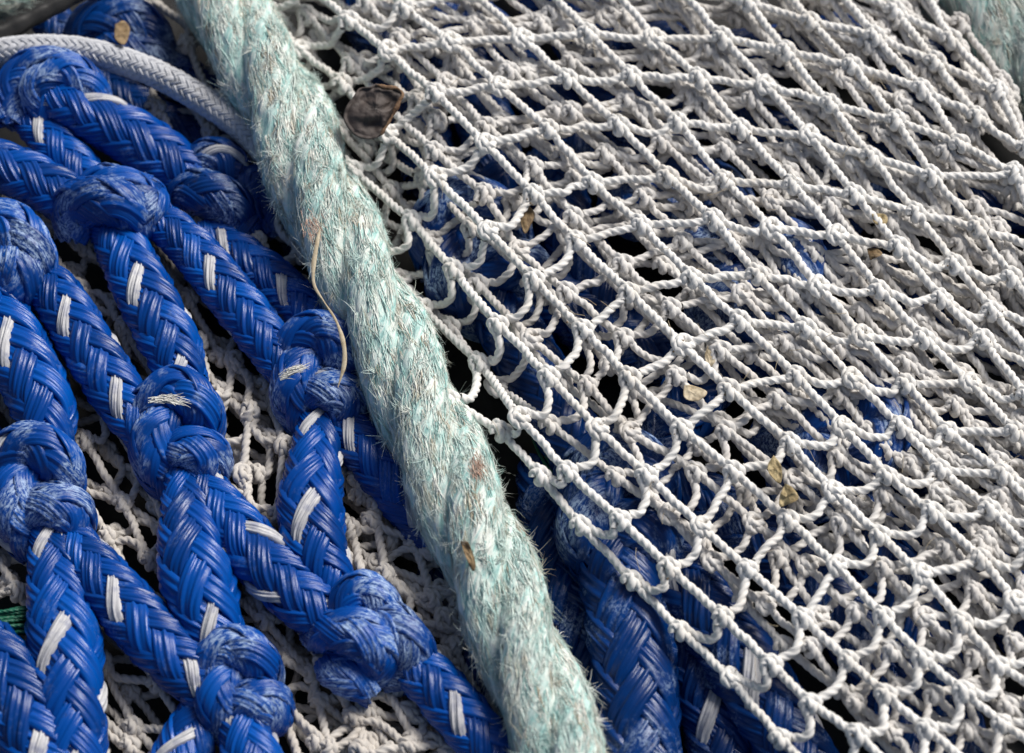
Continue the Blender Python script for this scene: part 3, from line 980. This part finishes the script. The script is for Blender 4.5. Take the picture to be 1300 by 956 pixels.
# ------------------------------------------------------------------ mint rope: three laid strands and fray
def hawser(root, ctrl, lay, mat, fmat, nt, seed_ph, fmul=1.0, strand_r=0.59):
    c = catmull(ctrl, 14)
    Cw = np.hstack([at(c[:, :3]), c[:, 3:4] * U])
    Q, s = resample(Cw, 5 * U)
    R = Q[:, 3]; Q = Q[:, :3]
    T, S, N = frames(Q)
    phi = seed_ph + lay * np.cumsum(np.r_[0, np.diff(s)] * math.tan(math.radians(34)) / R)
    m = 40
    a = np.linspace(0, 2 * np.pi, m + 1)
    data = []
    for k in range(3):
        th = phi + 2 * np.pi * k / 3
        rad = np.cos(th)[:, None] * S + np.sin(th)[:, None] * N
        P = Q + (0.43 * R)[:, None] * rad
        Tg = np.gradient(P, axis=0); Tg /= np.linalg.norm(Tg, axis=1)[:, None]
        n1 = rad - Tg * np.sum(rad * Tg, 1)[:, None]; n1 /= np.linalg.norm(n1, axis=1)[:, None]
        b1 = np.cross(Tg, n1)
        wob = 1 + 0.03 * np.sin(5 * a[None] + 9 * s[:, None] / U / 60) + rng.normal(0, 0.012, (len(s), m + 1))
        wob[:, -1] = wob[:, 0]
        rr = (strand_r * R)[:, None] * wob
        # yarns: shallow helical ridges in the strand
        ridge = 1 + 0.035 * np.cos(9 * a[None] - (s / U / 16)[:, None])
        rr = rr * ridge * (1 + 0.025 * np.cos(3 * a[None] - (s / U / 41)[:, None] + k))
        V = P[:, None] + rr[..., None] * (np.cos(a)[None, :, None] * n1[:, None] + np.sin(a)[None, :, None] * b1[:, None])
        A = np.empty(V.shape)
        A[..., 0] = (np.linspace(0, 1, m + 1)[None] - (s / U / 900)[:, None])
        A[..., 1] = (s / U)[:, None]
        A[..., 2] = rng.uniform(0, 1)
        mb = MB(); mb.grid(V, A)
        st = mb.build('rope_strand', mat, root)
        # fray of this strand
        fz = MB()
        nt_ = int(nt)
        ii = rng.integers(0, len(Q), nt_)
        aa = rng.uniform(-1.9, 1.9, nt_)
        per = rng.integers(4, 11, nt_)
        I = np.repeat(ii, per); Aa = np.repeat(aa, per); n = len(I)
        Aa = Aa + rng.normal(0, 0.06, n)
        nor = np.cos(Aa)[:, None] * n1[I] + np.sin(Aa)[:, None] * b1[I]
        tang = -np.sin(Aa)[:, None] * n1[I] + np.cos(Aa)[:, None] * b1[I]
        stt = P[I] + (strand_r * R[I] * rng.uniform(0.985, 1.025, n))[:, None] * nor + Tg[I] * rng.normal(0, 5, n)[:, None] * U
        sg = np.repeat(rng.choice([-1, 1], nt_, p=[.2, .8]), per)
        skew = np.repeat(rng.normal(0.0, 0.07, nt_), per) + rng.normal(0, 0.05, n)
        lift = np.repeat(np.abs(rng.normal(0, 0.03, nt_)), per) * rng.uniform(0.3, 1.4, n)
        d = Tg[I] * sg[:, None] + tang * skew[:, None] + nor * lift[:, None]
        d /= np.linalg.norm(d, axis=1)[:, None]
        tone = np.clip(np.repeat(rng.uniform(0, 0.95, nt_), per) + rng.normal(0, 0.08, n), 0, 1)
        fibres(fz, stt, d, nor, rng.uniform(10, 40, n) * U * fmul, rng.uniform(0.5, 1.3, n) * U, tone, 0.22)
        # short stray hairs
        n = nt_ // 6
        I = rng.integers(0, len(Q), n); Aa = rng.uniform(-1.9, 1.9, n)
        nor = np.cos(Aa)[:, None] * n1[I] + np.sin(Aa)[:, None] * b1[I]
        tang = -np.sin(Aa)[:, None] * n1[I] + np.cos(Aa)[:, None] * b1[I]
        stt = P[I] + (strand_r * R[I])[:, None] * nor
        d = Tg[I] * rng.normal(0.5, 0.5, n)[:, None] + tang * rng.normal(0, 0.6, n)[:, None] + nor * np.abs(rng.normal(0.18, 0.2, n))[:, None]
        d /= np.linalg.norm(d, axis=1)[:, None]
        fibres(fz, stt, d, nor, rng.uniform(4, 10, n) * U * fmul, rng.uniform(0.25, 0.5, n) * U, rng.uniform(0.2, 0.95, n), 0.7)
        # loose curled tufts standing off the strand
        nt3 = nt_ // 9
        I = np.repeat(rng.integers(0, len(Q), nt3), 14); n = len(I)
        Aa = np.repeat(rng.uniform(-1.9, 1.9, nt3), 14) + rng.normal(0, .05, n)
        nor = np.cos(Aa)[:, None] * n1[I] + np.sin(Aa)[:, None] * b1[I]
        tang = -np.sin(Aa)[:, None] * n1[I] + np.cos(Aa)[:, None] * b1[I]
        stt = P[I] + (strand_r * R[I])[:, None] * nor + Tg[I] * rng.normal(0, 3, n)[:, None] * U
        d = Tg[I] * np.repeat(rng.normal(0.3, 0.7, nt3), 14)[:, None] + tang * np.repeat(rng.normal(0, 0.8, nt3), 14)[:, None] + nor * np.abs(rng.normal(0.26, 0.2, n))[:, None] + rng.normal(0, .18, (n, 3))
        d /= np.linalg.norm(d, axis=1)[:, None]
        fibres(fz, stt, d, nor, rng.uniform(8, 22, n) * U * fmul, rng.uniform(0.45, 0.9, n) * U, np.clip(np.repeat(rng.uniform(.25, .95, nt3), 14), 0, 1), 0.95)
        tag(fz.build('frayed_fibre', fmat, st), kind='stuff')
        data.append((P, Tg, n1, b1, R))
    return data


MINT = thing('frayed_rope', 'thick frayed mint-green three-strand rope running down the middle between blue ropes and white net', 'rope', (520, 480, 0))
HR = [57, 57, 58, 59, 55, 56, 57, 58, 55, 54, 54]
hd = hawser(MINT, [(x, y, 78, r) for (x, y), r in zip(ROPE, HR)], -1, M_MINT, M_MINTF, 1500, 0.4)

MINT2 = thing('frayed_rope', 'dull mint-green rope at the top right corner, beyond the edge of the white net', 'rope', (1260, 50, 0))
hawser(MINT2, [(1110, -130, 34, 62), (1184, -50, 38, 62), (1268, 45, 38, 62), (1336, 150, 34, 62), (1410, 260, 28, 60)], -1, M_MINT2, M_MINT2F, 420, 1.7)
MINT3 = thing('frayed_rope', 'short bit of greyish mint rope in the extreme top left corner', 'rope', (0, 0, 0))
hawser(MINT3, [(-90, 30, 30, 30), (-40, 10, 30, 30), (10, -10, 30, 30), (50, -50, 26, 28)], -1, M_MINT2, M_MINT2F, 160, 0.7)

# rusty stains caught in the fray
for (x, y, hh) in ((396, 285, 139), (604, 590, 136)):
    ru = MB()
    n = 70
    st = at(np.stack([rng.normal(x, 5, n), rng.normal(y, 9, n), np.full(n, hh) + rng.normal(0, 1, n)], 1))
    d = np.tile(unit(at([(x + 5, y + 12, hh)])[0] - at([(x, y, hh)])[0]), (n, 1)) + rng.normal(0, .25, (n, 3)) * [1, 1, .2]
    fibres(ru, st, d, np.tile([0, 0, 1.0], (n, 1)), rng.uniform(6, 16, n) * U, rng.uniform(.4, .8, n) * U, rng.uniform(0, 1, n), .25)
    ru.build('stained_tuft', M_RUST, MINT)

# ------------------------------------------------------------------ white braided cord
CORD = thing('braided_cord', 'smooth pale grey braided cord crossing the top left corner under the mint rope', 'cord', (150, 80, 0))
m1 = MB()
cs = braid([(-110, 96, 62, 17), (-40, 74, 62, 17), (40, 62, 64, 17), (110, 66, 64, 17), (180, 86, 62, 17), (240, 116, 58, 17), (300, 156, 50, 17), (350, 205, 40, 17)],
           m1, None, NS=12, alpha=38, flat=1.0, fil=2, step=2.4, th=0.26)
fuzz(m1, cs, 250, 1.5, 5, 0.25, 0.5)
m1.build('cord_sheath', M_CORD, CORD)

# ------------------------------------------------------------------ black hose at the top left
mbh = MB()
P = cat_w([(-90, 80, 64), (0, 44, 66), (60, 14, 66), (140, -30, 66)], 12)
Q, s = resample(P, 4 * U)
T, S, N = frames(Q)
a = np.linspace(0, 2 * np.pi, 21)
rr = 11 * U * (1 + 0.05 * np.sin(s / U / 5))[:, None] * (1 + 0.35 * np.exp(-((a[None] - 1.6) ** 2) * 3))
V = Q[:, None] + rr[..., None] * (np.cos(a)[None, :, None] * S[:, None] + np.sin(a)[None, :, None] * N[:, None])
A = np.zeros(V.shape)
mbh.grid(V, A)
tag(mbh.build('rubber_hose', M_HOSE), 'scuffed black rubber hose lying diagonally in the top left corner above the cord', 'hose')


# ------------------------------------------------------------------ kelp and debris
def blob(outline, hc, dome, thick, name, mat, rimmat=None, label=None, cat=None, rough=2.0, rings=9, seed=0, tilt=(0, 0), octave=False):
    """curled scrap: outline in pixels, cupped surface with real thickness"""
    r2 = np.random.default_rng(seed)
    O = catmull(np.vstack([outline, outline[:1]]), 6)[:-1]
    c = O.mean(0)
    n = len(O)
    mb = MB()
    ts = np.linspace(0.02, 1, rings)
    top = np.zeros((rings, n, 3)); bot = np.zeros((rings, n, 3))
    ph = r2.uniform(0, 6, 4)
    for k, t in enumerate(ts):
        q = c + (O - c) * t
        h = hc + dome * (1 - t * t) + tilt[0] * (q[:, 0] - c[0]) + tilt[1] * (q[:, 1] - c[1])
        h = h + rough * (np.sin(q[:, 0] / 5 + ph[0]) * np.cos(q[:, 1] / 4 + ph[1]) + 0.6 * np.sin(q[:, 0] / 2.3 + ph[2] + q[:, 1] / 3.1))
        if octave:
            from mathutils import noise as mn
            h = hc + dome * (1 - t ** 2.5) - 0.85 * dome * math.exp(-((t - 0.55) / 0.2) ** 2) * (0.5 + 0.5 * np.sin(np.arange(n) * 0.17 + 1)) + tilt[0] * (q[:, 0] - c[0]) + tilt[1] * (q[:, 1] - c[1])
            h = h + rough * np.array([mn.fractal(Vector((a / 11, b / 11, 3.1)), 0.9, 2.1, 4) for a, b in q]) + (0.35 * dome if t > 0.93 else 0)
        top[k] = np.column_stack([q, h])
        bot[k] = np.column_stack([q, h - thick * (1 - 0.4 * t)])
    Vt = at(top.reshape(-1, 3)).reshape(top.shape); Vb = at(bot.reshape(-1, 3)).reshape(bot.shape)
    allv = np.concatenate([Vt, Vb[::-1]], 0)
    mb.grid(allv, np.zeros(allv.shape), closed=True)
    o = mb.build(name, mat)
    if label:
        tag(o, label, cat)
    return o, O


KO = np.array([(449, 122), (456, 112), (470, 110), (478, 106), (490, 110), (503, 111), (513, 118), (510, 127), (505, 136), (499, 143), (496, 153), (489, 163), (484, 172), (470, 177), (456, 175), (444, 166), (436, 150), (440, 134)], float)
k_o, _ = blob(KO, 142, 11, 15, 'kelp_scrap', M_KELP, label='dark brown torn scrap of dried kelp wedged between mint rope and white net', cat='seaweed', rough=2.0, rings=22, tilt=(-0.05, -0.32), octave=True)
rim = MB()
P = cat_w([(478, 108, 160), (491, 111, 160), (504, 112, 159), (511, 119, 157), (507, 129, 154), (501, 141, 150), (495, 153, 146), (488, 164, 142), (483, 172, 138)], 8)
Q, s = resample(P, 1.5 * U)
T, S, N = frames(Q)
a = np.linspace(0, 2 * np.pi, 11)
rr = (2.3 * U * (1 + 0.35 * np.sin(s / U / 7.3) + 0.2 * np.sin(s / U / 3.1 + 1)) * np.sqrt(np.clip(np.minimum(np.arange(len(s)), np.arange(len(s))[::-1]) / 5, 0.05, 1)))[:, None] * (1 + rng.normal(0, .12, (len(s), 11)))
rr[:, -1] = rr[:, 0]
V = Q[:, None] + rr[..., None] * (np.cos(a)[None, :, None] * S[:, None] + np.sin(a)[None, :, None] * N[:, None])
rim.grid(V, np.zeros(V.shape))
rim.build('torn_rim', M_KRIM, k_o)

DEB = [
 ([(982, 578), (990, 590), (994, 606), (986, 612), (978, 604), (976, 590)], 118, M_LEAF, 'thin upright yellow weed flake caught in the lower middle of the white net'),
 ([(996, 612), (1006, 622), (1012, 632), (1000, 640), (989, 642), (990, 628)], 118, M_LEAF, 'triangular pale yellow weed flake just below the thin upright one in the net'),
 ([(868, 490), (880, 494), (894, 495), (890, 506), (876, 510), (866, 504)], 112, M_STRAW, 'beige papery weed scrap knotted into the centre of the white net'),
 ([(659, 268), (670, 262), (680, 272), (678, 286), (668, 290), (660, 280)], 92, M_LEAFB, 'brown weed crumb under the white net near the kelp and mint rope'),
 ([(1108, 272), (1118, 270), (1130, 276), (1126, 284), (1114, 284)], 112, M_LEAF, 'small ochre weed crumb in the upper right of the white net, above a second crumb'),
 ([(1102, 318), (1112, 314), (1118, 322), (1110, 330), (1103, 326)], 112, M_LEAFB, 'tiny ochre-brown weed crumb in the upper right of the white net, below the first crumb'),
 ([(896, 436), (904, 440), (906, 456), (900, 462), (894, 452)], 106, M_STRAW, 'tan stub of dried weed standing in a mesh at the centre of the net'),
 ([(146, 30), (158, 28), (166, 40), (158, 54), (147, 50)], 80, M_LEAFB, 'tan dry leaf shred on the shade-tinted blue knot at the top left'),
 ([(588, 690), (596, 688), (604, 700), (606, 716), (598, 722), (590, 708)], 138, M_LEAFB, 'curled brown leaf bit stuck in the lower part of the mint rope'),
]
for n_, (o, h, m, lb) in enumerate(DEB):
    blob(np.array(o, float) + np.random.default_rng(n_).normal(0, 2.0, (len(o), 2)), h, 1.0, 0.8, 'weed_scrap', m, label=lb, cat='dried weed', octave=True, rough=4.5, rings=8, seed=n_ + 3, tilt=(rng.normal(0, .25), rng.normal(0, .25)))

# straw hanging over the mint rope
ms = MB()
P = cat_w([(406, 290, 146), (402, 312, 145), (398, 338, 140), (399, 362, 134), (412, 384, 130), (427, 408, 128), (436, 436, 130), (437, 462, 126), (429, 492, 118)], 8)
Q, s = resample(P, 2 * U)
T, S, N = frames(Q)
wd = 2.6 * U * np.sqrt(np.clip(np.minimum(np.arange(len(s)) + 1, np.arange(len(s))[::-1] + 1) / 12, .1, 1))
a = np.linspace(0, 2 * np.pi, 9)
wd = wd * (0.8 + 0.35 * np.sin(s / U / 23) + 0.12 * np.sin(s / U / 6))
V = Q[:, None] + wd[:, None, None] * (np.cos(a)[None, :, None] * S[:, None] + 0.35 * np.sin(a)[None, :, None] * N[:, None])
ms.grid(V, np.zeros(V.shape))
tag(ms.build('dry_straw', M_STRAW), 'long curved blade of dry straw hanging from the mint rope across the blue knot', 'straw')

# green rope scrap at the left edge
gs = MB()
for k in range(26):
    y = 776 + k * 1.2 + rng.normal(0, 2)
    P = cat_w([(-40, y + 4, 44 + 8 * math.sin(k)), (0, y, 48 + 8 * math.sin(k * 1.3)), (34, y - 4 + rng.normal(0, 2), 42 + 6 * math.sin(k * 1.7)), (80, y + rng.normal(0, 5), 18)], 8)
    twine(gs, P, 2.4, pitch=20, step=3)
tag(gs.build('green_twine', M_GREEN), 'bundle of dark green twine poking out at the left edge beneath the blue ropes', 'twine')
gs = MB()
for k in range(14):
    P = cat_w([(670 + k * 3, 540, -8), (690 + k * 3, 580 + rng.normal(0, 5), 2), (720 + k * 3, 630 + rng.normal(0, 5), 2), (760 + k * 3, 700, -8)], 8)
    twine(gs, P, 2.2, pitch=20, step=4)
tag(gs.build('green_twine', M_GREEN), 'dark green twine bundle deep in the shade beneath the left edge of the white net', 'twine')
